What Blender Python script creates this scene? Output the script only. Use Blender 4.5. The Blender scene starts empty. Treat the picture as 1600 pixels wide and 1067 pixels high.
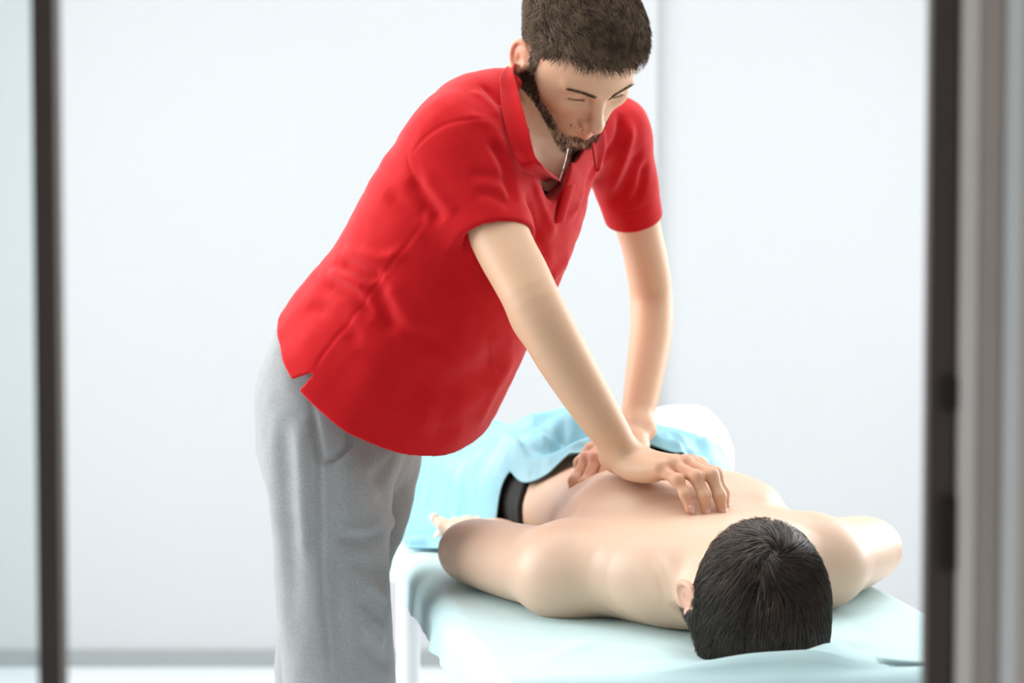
import bpy, math, random, time
import numpy as np
from mathutils import Vector, Matrix

random.seed(7)
RNG = np.random.default_rng(11)
SC = bpy.context.scene
COL = SC.collection

# ------------------------------------------------------------------ camera
CAM = np.array([0.0, 0.0, 1.28]); PITCH = math.radians(3.3); FPX = 1600 * 85 / 36.0
cam = bpy.data.cameras.new('camera'); cam.lens = 85; cam.sensor_width = 36
cam_o = bpy.data.objects.new('camera', cam); COL.objects.link(cam_o)
cam_o.location = CAM; cam_o.rotation_euler = (math.pi / 2 - PITCH, 0, 0)
cam.dof.use_dof = True; cam.dof.focus_distance = 3.20; cam.dof.aperture_fstop = 4.0
cam.clip_start = 0.05
SC.camera = cam_o

# ------------------------------------------------------------------ light
SC.view_settings.view_transform = 'Standard'; SC.view_settings.look = 'None'
SC.view_settings.gamma = 1.0; SC.view_settings.use_curve_mapping = False
SC.view_settings.exposure = 0.12
world = bpy.data.worlds.new('world'); SC.world = world; world.use_nodes = True
bg = world.node_tree.nodes['Background']
bg.inputs[0].default_value = (0.97, 0.985, 1.0, 1); bg.inputs[1].default_value = 0.43


def area(name, loc, target, sx, sy, power, color=(1, 1, 1)):
    l = bpy.data.lights.new(name, 'AREA'); l.shape = 'RECTANGLE'; l.size = sx; l.size_y = sy
    l.energy = power; l.color = color
    o = bpy.data.objects.new(name, l); COL.objects.link(o); o.location = loc
    o.rotation_euler = (Vector(target) - Vector(loc)).to_track_quat('-Z', 'Y').to_euler()
    return o


area('daylight_right_window', (2.55, 5.2, 1.7), (0.3, 3.7, 1.1), 2.2, 1.7, 84, (0.97, 0.99, 1.0))
area('daylight_left_window', (-2.55, 4.0, 1.75), (0.0, 3.6, 1.0), 3.0, 1.7, 112, (0.97, 0.99, 1.0))
area('added_overhead_fill', (0.0, 4.0, 2.9), (0.0, 4.0, 0), 2.2, 2.2, 46, (1.0, 0.98, 0.95))  # added overhead fill, brightens backs and shoulder tops


# ------------------------------------------------------------------ helpers
def P(u, v, y):
    """point at depth y seen at pixel (u, v)"""
    c, s = math.cos(PITCH), math.sin(PITCH)
    du, dv = (u - 800) / FPX, (v - 533.5) / FPX
    r = np.array([du, c - s * dv, -s - c * dv])
    return CAM + r * (y / r[1])


def ray(u, v):
    q = P(u, v, 1.0) - CAM
    return q / np.linalg.norm(q)


def unit(v):
    v = np.asarray(v, float)
    return v / np.linalg.norm(v)


def tag(o, label=None, cat=None, group=None, kind=None):
    if label: o['label'] = label
    if cat: o['category'] = cat
    if group: o['group'] = group
    if kind: o['kind'] = kind
    return o


def empty(name, loc, label=None, cat=None):
    o = bpy.data.objects.new(name, None); COL.objects.link(o); o.location = [float(x) for x in loc]
    o.empty_display_size = 0.1
    return tag(o, label, cat)


def link(name, me, mat, parent=None, smooth=True):
    o = bpy.data.objects.new(name, me); COL.objects.link(o)
    if mat: me.materials.append(mat)
    if parent:
        o.parent = parent
        o.matrix_parent_inverse = Matrix.Translation(-parent.location) if parent.type == 'EMPTY' else Matrix.Identity(4)
    if smooth: me.shade_smooth()
    return o


def np_mesh(name, V, Fq, attrs=None):
    """mesh from numpy verts and quads/tris (n,4) or (n,3)"""
    me = bpy.data.meshes.new(name)
    V = np.ascontiguousarray(V, np.float32); Fq = np.ascontiguousarray(Fq, np.int32)
    k = Fq.shape[1]
    me.vertices.add(len(V)); me.vertices.foreach_set('co', V.ravel())
    me.loops.add(Fq.size); me.loops.foreach_set('vertex_index', Fq.ravel())
    me.polygons.add(len(Fq))
    me.polygons.foreach_set('loop_start', np.arange(0, Fq.size, k, dtype=np.int32))
    me.update(calc_edges=True)
    for n, a in (attrs or {}).items():
        at = me.attributes.new(n, 'FLOAT', 'POINT'); at.data.foreach_set('value', np.ascontiguousarray(a, np.float32))
    me.validate()
    return me


def grid_faces(n, m, wrap_n=False, wrap_m=False):
    i = np.arange(n if wrap_n else n - 1)[:, None]; j = np.arange(m if wrap_m else m - 1)[None, :]
    i2, j2 = (i + 1) % n, (j + 1) % m
    f = np.stack([i * m + j, i2 * m + j, i2 * m + j2, i * m + j2], -1)
    return f.reshape(-1, 4)


def catmull(pts, n):
    pts = np.asarray(pts, float)
    q = np.vstack([2 * pts[0] - pts[1], pts, 2 * pts[-1] - pts[-2]])
    t = np.linspace(0, len(pts) - 1, n); i = np.minimum(t.astype(int), len(pts) - 2); f = (t - i)[:, None]
    a, b, c, d = q[i], q[i + 1], q[i + 2], q[i + 3]
    return 0.5 * (2 * b + (c - a) * f + (2 * a - 5 * b + 4 * c - d) * f ** 2 + (3 * b - a - 3 * c + d) * f ** 3)


def hash3(i, j, k):
    h = (i * 73856093) ^ (j * 19349663) ^ (k * 83492791)
    h = (h ^ (h >> 13)) * 1274126177
    return ((h ^ (h >> 16)) & 0xffff) / 32767.5 - 1.0


def vnoise(p):
    """value noise, about -1..1"""
    p = np.asarray(p); i = np.floor(p).astype(np.int64); f = (p - i); f = f * f * (3 - 2 * f)
    r = 0
    for a in (0, 1):
        wa = f[..., 0] if a else 1 - f[..., 0]
        for b in (0, 1):
            wb = f[..., 1] if b else 1 - f[..., 1]
            for c in (0, 1):
                wc = f[..., 2] if c else 1 - f[..., 2]
                r = r + wa * wb * wc * hash3(i[..., 0] + a, i[..., 1] + b, i[..., 2] + c)
    return r


# ------------------------------------------------------------------ signed-distance modelling
def vdot(a, b): return a @ np.asarray(b, a.dtype)


def cap(a, b, ra, rb=None):
    rb = ra if rb is None else rb
    a = np.asarray(a, np.float32); b = np.asarray(b, np.float32); ab = b - a; L = float(ab @ ab) + 1e-12

    def f(p):
        q = p - a; t = np.clip(vdot(q, ab) / L, 0, 1)
        q = q - t[..., None] * ab
        return np.sqrt(q[..., 0] ** 2 + q[..., 1] ** 2 + q[..., 2] ** 2) - (ra + (rb - ra) * t)
    return f


def ecap(a, b, ra, rb, side):
    """capsule with elliptic section; ra, rb = (along side, across)"""
    a = np.asarray(a, np.float32); b = np.asarray(b, np.float32); ab = b - a; Ln = np.linalg.norm(ab); ax = ab / Ln
    sd = np.asarray(side, np.float32); sd = unit(sd - ax * (sd @ ax)).astype(np.float32)
    ot = np.cross(ax, sd).astype(np.float32)

    def f(p):
        q = p - a; x = vdot(q, ax); t = np.clip(x / Ln, 0, 1)
        r1 = ra[0] + (rb[0] - ra[0]) * t; r2 = ra[1] + (rb[1] - ra[1]) * t
        e = x - t * Ln; u = vdot(q, sd); v = vdot(q, ot); m = np.minimum(r1, r2)
        return (np.sqrt((u / r1) ** 2 + (v / r2) ** 2 + (e / m) ** 2) - 1) * m
    return f


def loft(C, R, S, n=24, pw=2.0):
    """smooth elliptic loft through centres C with radii R (n,2) and side axes S"""
    C = catmull(C, n).astype(np.float32); R = catmull(R, n).astype(np.float32); S = catmull(S, n).astype(np.float32)
    segs = []
    T = np.gradient(C, axis=0); T /= np.linalg.norm(T, axis=1)[:, None]
    for i in range(n - 1):
        segs.append((C[i], C[i + 1], R[i], R[i + 1], (S[i] + S[i + 1]) * .5, T[i], T[i + 1]))

    def f(p):
        if p.ndim == 3 and len(p) > 4:      # blocks: work on groups of segments near each block
            c = p[:, p.shape[1] // 2]; hs = np.linalg.norm(p[0, 0] - c[0]) + .02
            ds = np.stack([np.linalg.norm(c - (s[0] + s[1]) / 2, axis=1) - max(s[2].max(), s[3].max()) for s in segs], 1)
            lim = ds.min(1) + 2 * hs + .04
            best = np.full(p.shape[:2], 9.0, np.float32)
            for i, s in enumerate(segs):
                w = np.nonzero(ds[:, i] < lim)[0]
                if len(w): best[w] = np.minimum(best[w], seg_d(p[w], s))
            return best
        best = None
        for s in segs:
            d = seg_d(p, s)
            best = d if best is None else np.minimum(best, d)
        return best

    def seg_d(p, sg):
            a, b, r0, r1, sd, t0, t1 = sg
            ab = b - a; Ln = math.sqrt(ab @ ab); ax = ab / Ln
            s = sd - ax * (sd @ ax); s = s / math.sqrt(s @ s); o = np.array([ax[1] * s[2] - ax[2] * s[1], ax[2] * s[0] - ax[0] * s[2], ax[0] * s[1] - ax[1] * s[0]])
            q = (p.reshape(-1, 3) - a) @ np.stack([ax, s, o], 1).astype(p.dtype); q = q.reshape(p.shape)
            x = q[..., 0]; t = np.clip(x / Ln, 0, 1)
            ra = r0[0] + (r1[0] - r0[0]) * t; rb = r0[1] + (r1[1] - r0[1]) * t
            e = x - t * Ln; u = np.abs(q[..., 1]) / ra; v = np.abs(q[..., 2]) / rb; m = np.minimum(ra, rb)
            if pw == 2.0: w = np.sqrt(u * u + v * v + (e / m) ** 2)
            else: w = np.sqrt((u ** pw + v ** pw) ** (2 / pw) + (e / m) ** 2)
            return (w - 1) * m
    return f


def ell(c, r, M=None):
    c = np.asarray(c, np.float32); r = np.asarray(r, np.float32)
    M = None if M is None else np.asarray(M, np.float32)   # rows = local axes

    def f(p):
        q = p - c
        if M is not None: q = q @ M.T
        k0 = np.sqrt((((q / r)) ** 2).sum(-1)); k1 = np.sqrt(((q / (r * r)) ** 2).sum(-1))
        return k0 * (k0 - 1) / np.maximum(k1, 1e-9)
    return f


def smin(a, b, k):
    h = np.maximum(k - np.abs(a - b), 0) / k
    return np.minimum(a, b) - h * h * k * 0.25


class Sdf:
    def __init__(self): self.ops = []; self.post = None

    def add(self, f, k=0.01): self.ops.append((0, f, k)); return self

    def sub(self, f, k=0.005): self.ops.append((1, f, k)); return self

    def ev(self, p, ops=None):
        p = np.asarray(p, np.float32)
        D = np.full(p.shape[:-1], 1.0, np.float32)
        for mode, f, k in (self.ops if ops is None else ops):
            d = f(p)
            D = smin(D, d, k) if mode == 0 else -smin(-D, d, k)
        if self.post: D = self.post(p, D)
        return D

    def grad(self, p, e=0.001):
        g = np.stack([self.ev(p + np.eye(3, dtype=np.float32)[i] * e) - self.ev(p - np.eye(3, dtype=np.float32)[i] * e) for i in range(3)], -1)
        return g / np.maximum(np.linalg.norm(g, axis=-1, keepdims=True), 1e-9)

    def hits(self, uv, y0=2.4, y1=5.0):
        """first surface points under pixels; NaN rows where the ray misses"""
        d = np.stack([ray(u, v) for u, v in uv]); p = np.stack([P(u, v, y0) for u, v in uv]); done = np.zeros(len(p), bool)
        for _ in range(120):
            s = self.ev(p).astype(float); done |= s < 0.0006
            p = p + d * np.where(done, 0, np.maximum(s * 0.75, 0.0006))[:, None]
            if done.all(): break
        p[(~done) | (p[:, 1] > y1)] = np.nan
        return p

    def hit(self, u, v):
        q = self.hits([(u, v)])[0]
        return None if np.isnan(q[0]) else q

    def mesh(self, lo, hi, h, B=8, slack=0.0):
        lo = np.asarray(lo, np.float32); hi = np.asarray(hi, np.float32)
        nb = np.ceil((hi - lo) / (h * B)).astype(int)
        bi = np.stack(np.meshgrid(*[np.arange(x) for x in nb], indexing='ij'), -1).reshape(-1, 3)
        cen = (lo + (bi + .5) * h * B).astype(np.float32)
        Rr = h * B * math.sqrt(3) / 2
        sb = bi // 4; su, inv = np.unique((sb[:, 0] * 4096 + sb[:, 1]) * 4096 + sb[:, 2], return_inverse=True)
        sc = np.stack([su // 4096 // 4096, su // 4096 % 4096, su % 4096], -1)
        ds = self.ev((lo + (sc * 4 + 2) * h * B).astype(np.float32))
        sel = (np.abs(ds) < Rr * 4 * 1.3 + slack)[inv.ravel()]
        bi = bi[sel]; cen = cen[sel]
        D0 = np.concatenate([self.ev(c) for c in np.array_split(cen, max(1, len(cen) // 60000))])
        keep = np.abs(D0) < Rr * 1.35 + slack
        bi = bi[keep]; cen = cen[keep]
        near = [f(cen) < Rr * 1.35 + k + 0.05 for _, f, k in self.ops]
        g = np.stack(np.meshgrid(*[np.arange(B + 1)] * 3, indexing='ij'), -1).reshape(-1, 3).astype(np.float32) * h
        base = lo + bi.astype(np.float32) * (h * B)
        VV = np.empty((len(bi), (B + 1) ** 3), np.float32)
        for sl in np.array_split(np.arange(len(bi)), max(1, len(bi) // 700)):
            Pt = base[sl][:, None, :] + g[None]
            D = np.full(Pt.shape[:2], 1.0, np.float32)
            for (mode, f, k), nr in zip(self.ops, near):
                w = np.nonzero(nr[sl])[0]
                if len(w) == 0: continue
                d = f(Pt[w])
                D[w] = smin(D[w], d, k) if mode == 0 else -smin(-D[w], d, k)
            if self.post: D = self.post(Pt, D)
            VV[sl] = D
        N = (nb * B + 2).astype(np.int64)
        zi, zj = np.nonzero(np.abs(VV) < 1e-4)          # shared corners must agree in sign
        gz = bi[zi].astype(np.int64) * B + np.rint(g[zj] / h).astype(np.int64)
        kz = (gz[:, 0] * (N[1] + 9) + gz[:, 1]) * (N[2] + 9) + gz[:, 2]
        uz, iz = np.unique(kz, return_inverse=True); mn = np.full(len(uz), 9, np.float32); np.minimum.at(mn, iz.ravel(), VV[zi, zj])
        VV[zi, zj] = np.where(np.abs(mn) < 1e-7, -1e-7, mn)[iz.ravel()]
        VV = VV.reshape(-1, B + 1, B + 1, B + 1); ins = VV < 0
        cnt = sum(ins[:, a:a + B, b:b + B, c:c + B].astype(np.int8) for a in (0, 1) for b in (0, 1) for c in (0, 1))
        m, i, j, k = np.nonzero((cnt > 0) & (cnt < 8))
        acc = np.zeros((len(m), 3), np.float32); num = np.zeros(len(m), np.float32)
        cs = [(a, b, c) for a in (0, 1) for b in (0, 1) for c in (0, 1)]
        for x in cs:
            for ax in range(3):
                if x[ax]: continue
                y = list(x); y[ax] = 1
                v0 = VV[m, i + x[0], j + x[1], k + x[2]]; v1 = VV[m, i + y[0], j + y[1], k + y[2]]
                w = (v0 < 0) != (v1 < 0)
                t = np.where(w, v0 / np.where(w, v0 - v1, 1), 0)
                pt = np.tile(np.array(x, np.float32), (len(m), 1)); pt[:, ax] += t
                acc += pt * w[:, None]; num += w
        gi = bi[m].astype(np.int64) * B + np.stack([i, j, k], -1)
        V = lo + (gi + acc / num[:, None]) * h
        key = (gi[:, 0] * N[1] + gi[:, 1]) * N[2] + gi[:, 2]
        o = np.argsort(key); key = key[o]; V = V[o]
        F = []
        for ax in range(3):
            s0 = [slice(None), slice(0, B), slice(0, B), slice(0, B)]; s1 = list(s0); s1[ax + 1] = slice(1, B + 1)
            a0 = ins[tuple(s0)]; a1 = ins[tuple(s1)]
            m, i, j, k = np.nonzero(a0 != a1)
            flip = a0[m, i, j, k]
            gg = bi[m].astype(np.int64) * B + np.stack([i, j, k], -1)
            u, w = (ax + 1) % 3, (ax + 2) % 3
            quad = []
            for du, dw in ((1, 1), (0, 1), (0, 0), (1, 0)):
                c = gg.copy(); c[:, u] -= du; c[:, w] -= dw
                quad.append((c[:, 0] * N[1] + c[:, 1]) * N[2] + c[:, 2])
            q = np.stack(quad, -1)
            pos = np.minimum(np.searchsorted(key, q), len(key) - 1)
            ok = (key[pos] == q).all(1)
            pos = pos[ok]; flip = flip[ok]
            pos[~flip] = pos[~flip][:, ::-1]
            F.append(pos)
        F = np.concatenate(F)
        # light smoothing
        E = np.concatenate([F[:, [0, 1]], F[:, [1, 2]], F[:, [2, 3]], F[:, [3, 0]]])
        for lam in (0.5, -0.35):
            S = np.zeros_like(V); n = np.bincount(E[:, 0], minlength=len(V)) + np.bincount(E[:, 1], minlength=len(V))
            for c in range(3):
                S[:, c] = np.bincount(E[:, 0], V[E[:, 1], c], len(V)) + np.bincount(E[:, 1], V[E[:, 0], c], len(V))
            V = V + lam * (S / np.maximum(n, 1)[:, None] - V)
        return V.astype(np.float32), F


def groove_set(lines, gain=1.0):
    """lines: (points, width, depth[, normals]); depth > 0 pushes in, < 0 makes a ridge; with normals the
    distance to the line is measured along the surface only"""
    packed = []
    for ln in lines:
        pts = np.asarray(ln[0], np.float32); w, dep = ln[1], ln[2] * gain
        nn = np.asarray(ln[3], np.float32) if len(ln) > 3 else None
        mg = 3 * w + (.02 if nn is not None else 0)
        packed.append((pts, w, dep, nn, pts.min(0) - mg, pts.max(0) + mg))

    def f(p):
        sh = p.shape[:-1]; q = p.reshape(-1, 3); out = np.zeros(len(q), np.float32)
        for pts, w, dep, nn, lo, hi in packed:
            sel = np.nonzero(((q > lo) & (q < hi)).all(1))[0]
            if len(sel) == 0: continue
            z = q[sel]; best = np.full(len(z), 9, np.float32); tt = np.zeros(len(z), np.float32); n = len(pts) - 1
            for i in range(n):
                ab = pts[i + 1] - pts[i]; L = float(ab @ ab) + 1e-12
                r = z - pts[i]; t = np.clip((r @ ab) / L, 0, 1); r = r - t[:, None] * ab
                d = r[:, 0] ** 2 + r[:, 1] ** 2 + r[:, 2] ** 2
                if nn is not None:
                    h = r @ nn[i]; d = d - h * h * np.where(np.abs(h) < .03, .97, 0)
                b = d < best; best[b] = d[b]; tt[b] = (i + t[b]) / n
            fade = np.minimum(1, np.minimum(tt, 1 - tt) * 5 + 0.05)
            out[sel] += dep * np.exp(-best / (w * w)) * fade
        return out.reshape(sh)
    return f


def traced_all(sdf, items, n=8):
    """items (pixels, width, depth[, n]) -> grooves lying on the surface"""
    flat = [uv for it in items for uv in it[0]]; H = sdf.hits(flat); out = []; i = 0
    for it in items:
        q = H[i:i + len(it[0])]; i += len(it[0]); q = q[~np.isnan(q[:, 0])]
        if len(q) > 1:
            c = catmull(q, it[3] if len(it) > 3 else n); out.append((c, it[1], it[2], sdf.grad(c)))
    return out


# ------------------------------------------------------------------ materials
def mat(name, color, rough=0.6, noise=None, bump=None, sss=0, spec=0.5, sheen=0, metal=0, extra=None):
    """noise=(scale, amount, color2); bump=(scale, strength, distance)"""
    m = bpy.data.materials.new(name); m.use_nodes = True; nt = m.node_tree; b = nt.nodes['Principled BSDF']
    b.inputs['Base Color'].default_value = (*color, 1); b.inputs['Roughness'].default_value = rough
    b.inputs['Specular IOR Level'].default_value = spec; b.inputs['Metallic'].default_value = metal
    if sheen: b.inputs['Sheen Weight'].default_value = sheen
    if sss:
        b.inputs['Subsurface Weight'].default_value = sss; b.inputs['Subsurface Radius'].default_value = (0.6, 0.25, 0.15)
        b.inputs['Subsurface Scale'].default_value = 0.012
    tc = nt.nodes.new('ShaderNodeTexCoord')
    if noise:
        n = nt.nodes.new('ShaderNodeTexNoise'); n.inputs['Scale'].default_value = noise[0]; n.inputs['Detail'].default_value = 4
        nt.links.new(tc.outputs['Object'], n.inputs['Vector'])
        r = nt.nodes.new('ShaderNodeMapRange'); r.inputs[1].default_value = 0.35; r.inputs[2].default_value = 0.65
        r.inputs[4].default_value = noise[1]; nt.links.new(n.outputs['Fac'], r.inputs[0])
        mx = nt.nodes.new('ShaderNodeMixRGB'); mx.inputs[1].default_value = (*color, 1); mx.inputs[2].default_value = (*noise[2], 1)
        nt.links.new(r.outputs[0], mx.inputs[0]); nt.links.new(mx.outputs[0], b.inputs['Base Color'])
    if bump:
        n = nt.nodes.new('ShaderNodeTexNoise'); n.inputs['Scale'].default_value = bump[0]; n.inputs['Detail'].default_value = 3
        nt.links.new(tc.outputs['Object'], n.inputs['Vector'])
        bp = nt.nodes.new('ShaderNodeBump'); bp.inputs['Strength'].default_value = bump[1]; bp.inputs['Distance'].default_value = bump[2]
        nt.links.new(n.outputs['Fac'], bp.inputs['Height']); nt.links.new(bp.outputs['Normal'], b.inputs['Normal'])
    if extra: extra(m, nt, b)
    return m


def tint(attr, color):
    def f(m, nt, b):
        at = nt.nodes.new('ShaderNodeAttribute'); at.attribute_name = attr
        mx = nt.nodes.new('ShaderNodeMixRGB'); mx.inputs[2].default_value = (*color, 1)
        src = b.inputs['Base Color'].links
        if src: nt.links.new(src[0].from_socket, mx.inputs[1])
        else: mx.inputs[1].default_value = b.inputs['Base Color'].default_value
        nt.links.new(at.outputs['Fac'], mx.inputs[0]); nt.links.new(mx.outputs[0], b.inputs['Base Color'])
    return f


def tints(*fs):
    def g(m, nt, b):
        for f in fs: f(m, nt, b)
    return g


MAT = {}
SKIN_T = tints(tint('blush', (0.70, 0.27, 0.17)), tint('stubble', (0.10, 0.06, 0.035)))
MAT['skin'] = mat('skin', (0.69, 0.43, 0.275), 0.48, (9, 0.5, (0.72, 0.44, 0.28)), (260, 0.12, 0.0006), sss=0.12, spec=0.4, extra=SKIN_T)
MAT['skin2'] = mat('skin_pale', (0.74, 0.515, 0.375), 0.42, (8, 0.5, (0.74, 0.49, 0.35)), (240, 0.12, 0.0006), sss=0.12, spec=0.45, extra=SKIN_T)
MAT['red'] = mat('red_pique', (0.54, 0.006, 0.010), 0.9, (60, 0.4, (0.48, 0.005, 0.008)), (1100, 0.18, 0.0006), spec=0.12, sheen=0.14)
MAT['grey'] = mat('grey_jersey', (0.265, 0.272, 0.275), 0.9, (420, 0.7, (0.36, 0.368, 0.37)), (700, 0.3, 0.0008), spec=0.2, sheen=0.2)
MAT['hair'] = mat('brown_hair', (0.10, 0.068, 0.044), 0.6, (70, 0.8, (0.27, 0.19, 0.12)), spec=0.25)
MAT['hair2'] = mat('dark_hair', (0.030, 0.019, 0.013), 0.38, (45, 0.7, (0.075, 0.050, 0.034)), spec=0.6)
MAT['beard'] = mat('beard_hair', (0.075, 0.042, 0.023), 0.6, (90, 0.6, (0.13, 0.075, 0.042)), spec=0.3)
MAT['black'] = mat('black_cotton', (0.008, 0.008, 0.009), 0.8, bump=(500, 0.3, 0.001))
MAT['wall'] = mat('white_wall_paint', (0.50, 0.512, 0.518), 0.75, (3, 0.3, (0.485, 0.497, 0.503)), (160, 0.05, 0.001))
MAT['ceil'] = mat('white_ceiling_paint', (0.85, 0.86, 0.86), 0.8, bump=(120, 0.05, 0.001))
MAT['floor'] = mat('pale_floor', (0.74, 0.77, 0.79), 0.35, (5, 0.4, (0.70, 0.73, 0.75)), (60, 0.03, 0.001))
MAT['base'] = mat('grey_skirting', (0.30, 0.32, 0.325), 0.5, bump=(80, 0.05, 0.001))
MAT['sheet'] = mat('pale_blue_sheet', (0.54, 0.74, 0.755), 0.55, (14, 0.4, (0.50, 0.71, 0.735)), (90, 0.15, 0.002), spec=0.35, sheen=0.1)
MAT['drape'] = mat('sky_blue_drape', (0.20, 0.47, 0.57), 0.42, (16, 0.5, (0.30, 0.57, 0.65)), (70, 0.2, 0.003), spec=0.5)
MAT['white'] = mat('white_enamel', (0.85, 0.86, 0.87), 0.35, bump=(50, 0.03, 0.001))
MAT['pillow'] = mat('white_cotton', (0.88, 0.88, 0.87), 0.85, bump=(60, 0.2, 0.003))
MAT['vinyl'] = mat('white_vinyl', (0.80, 0.84, 0.85), 0.45, bump=(200, 0.1, 0.001))
MAT['dkframe'] = mat('dark_brown_frame', (0.050, 0.034, 0.026), 0.6, (30, 0.5, (0.062, 0.042, 0.032)), (60, 0.1, 0.001))
MAT['taupe'] = mat('taupe_wood', (0.72, 0.67, 0.62), 0.55, (20, 0.4, (0.68, 0.63, 0.58)), (60, 0.1, 0.001))
MAT['taupe2'] = mat('brown_taupe_wood', (0.44, 0.375, 0.335), 0.55, (20, 0.4, (0.40, 0.34, 0.305)), (60, 0.1, 0.001))
MAT['lgrey'] = mat('light_grey_aluminium', (0.72, 0.73, 0.72), 0.45, bump=(60, 0.1, 0.001))
MAT['tan'] = mat('tan_wood', (0.60, 0.51, 0.43), 0.6, (20, 0.4, (0.56, 0.47, 0.39)), (60, 0.1, 0.001))
MAT['hinge'] = mat('dark_bronze', (0.012, 0.008, 0.006), 0.4, metal=0.4)
MAT['silver'] = mat('silver_chain', (0.75, 0.74, 0.72), 0.3, metal=0.9)
MAT['nail'] = mat('nail', (0.72, 0.43, 0.34), 0.3, spec=0.5)
MAT['shoe'] = mat('white_shoe_leather', (0.75, 0.75, 0.75), 0.5, bump=(120, 0.1, 0.001))
gm = bpy.data.materials.new('clear_pane'); gm.use_nodes = True; nt = gm.node_tree
for n in list(nt.nodes):
    if n.type != 'OUTPUT_MATERIAL': nt.nodes.remove(n)
out = [n for n in nt.nodes if n.type == 'OUTPUT_MATERIAL'][0]
tr = nt.nodes.new('ShaderNodeBsdfTransparent'); tr.inputs[0].default_value = (0.93, 0.97, 0.97, 1)
gl = nt.nodes.new('ShaderNodeBsdfGlossy'); gl.inputs['Roughness'].default_value = 0.03
fr = nt.nodes.new('ShaderNodeFresnel'); fr.inputs[0].default_value = 1.45
mx = nt.nodes.new('ShaderNodeMixShader')
nt.links.new(fr.outputs[0], mx.inputs[0]); nt.links.new(tr.outputs[0], mx.inputs[1]); nt.links.new(gl.outputs[0], mx.inputs[2])
nt.links.new(mx.outputs[0], out.inputs[0]); MAT['glass'] = gm


def boxes(name, bxs, m, parent=None, bevel=0.0, smooth=False):
    """one mesh of axis boxes [(lo, hi)...]"""
    V, F = [], []
    for lo, hi in bxs:
        n = len(V)
        V += [(x, y, z) for x in (lo[0], hi[0]) for y in (lo[1], hi[1]) for z in (lo[2], hi[2])]
        F += [[n + a for a in q] for q in ((0, 1, 3, 2), (4, 6, 7, 5), (0, 4, 5, 1), (2, 3, 7, 6), (0, 2, 6, 4), (1, 5, 7, 3))]
    me = bpy.data.meshes.new(name); me.from_pydata(V, [], F); me.update()
    o = link(name, me, m, parent, smooth)
    if bevel:
        b = o.modifiers.new('bevel', 'BEVEL'); b.width = bevel; b.segments = 3
    return o


def tube(name, pts, r, m, parent=None, n=8):
    pts = np.asarray(pts, float); T = np.gradient(pts, axis=0); T /= np.linalg.norm(T, axis=1)[:, None]
    up = np.array([0.3, 0.2, 1.0]); U = np.cross(T, up); U /= np.linalg.norm(U, axis=1)[:, None]; W = np.cross(T, U)
    r = np.broadcast_to(np.asarray(r, float), (len(pts),))
    a = np.linspace(0, 2 * math.pi, n, endpoint=False)
    V = pts[:, None] + r[:, None, None] * (np.cos(a)[None, :, None] * U[:, None] + np.sin(a)[None, :, None] * W[:, None])
    return link(name, np_mesh(name, V.reshape(-1, 3), grid_faces(len(pts), n, wrap_m=True)), m, parent)


# ------------------------------------------------------------------ room
YW, XL, XR, ZC = 6.62, -2.7, 2.7, 3.0
tag(boxes('floor', [((-3, -1.0, -0.1), (3, YW + .1, 0))], MAT['floor']), kind='structure')
tag(boxes('wall_back', [((XL - .1, YW, 0), (0.395, YW + .12, ZC)), ((0.395, YW + .03, 0), (XR + .1, YW + .12, ZC))], MAT['wall']), kind='structure')
tag(boxes('ceiling', [((XL - .1, 2.25, ZC), (XR + .1, YW + .1, ZC + .1))], MAT['ceil']), kind='structure')
for nm, x0, x1, yc, hw in (('wall_left', XL - .1, XL, 4.0, 1.55), ('wall_right', XR, XR + .1, 5.2, 1.15)):
    tag(boxes(nm, [((x0, 2.25, 0), (x1, YW, .8)), ((x0, 2.25, 2.6), (x1, YW, ZC)),
                   ((x0, 2.25, .8), (x1, yc - hw, 2.6)), ((x0, yc + hw, .8), (x1, YW, 2.6))], MAT['wall']), kind='structure')
tag(boxes('baseboard_back', [((XL, YW - .012, 0), (0.395, YW, .046)), ((0.395, YW + .018, 0), (XR, YW + .03, .046))], MAT['base'], bevel=.003), kind='structure')

# doorway the room is seen through
DY = 1.8


def fx(u, y=DY): return (u - 800) / FPX * y


d1 = empty('door_1', (0, DY, 0)); tag(d1, kind='structure')
boxes('frame_post', [((fx(52), DY, 0), (fx(89), DY + .03, 2.3))], MAT['dkframe'], d1, .002)
boxes('glass_pane', [((-1.1, DY + .012, 0), (fx(52), DY + .018, 2.3))], MAT['glass'], d1)
jx = fx(1451)
boxes('jamb', [((jx, DY, 0), (jx + .0225, DY + .022, 2.3))], MAT['dkframe'], d1, .003)
boxes('casing_moulding', [((jx + .0225, DY - .008, 0), (jx + .0355, DY + .05, 2.3))], MAT['taupe'], d1, .003)
boxes('casing_moulding', [((jx + .0355, DY - .002, 0), (jx + .055, DY + .05, 2.3))], MAT['taupe2'], d1, .003)
boxes('casing_moulding', [((jx + .055, DY - .010, 0), (jx + .068, DY + .05, 2.3))], MAT['lgrey'], d1, .003)
boxes('casing_moulding', [((jx + .068, DY - .004, 0), (jx + .16, DY + .05, 2.3))], MAT['tan'], d1, .003)
boxes('lintel', [((-1.1, DY, 2.3), (jx + .16, DY + .05, 2.36))], MAT['dkframe'], d1, .003)
for z0, z1 in ((1.125, 1.150), (1.005, 1.06)):
    boxes('hinge', [((jx + .010, DY - .006, z0), (jx + .0225, DY + .001, z1))], MAT['hinge'], d1, .002)

# ------------------------------------------------------------------ treatment table
ZT = 0.72
TA = unit([-0.139, 0.990, 0]); TR = unit([0.990, 0.139, 0]); T0 = np.array([0.30, 2.86, 0.0])
HW, TL, TSH = 0.335, 1.95, -0.03


def T(s, t, z): return T0 + TR * s + TA * t + np.array([0, 0, z])


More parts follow.
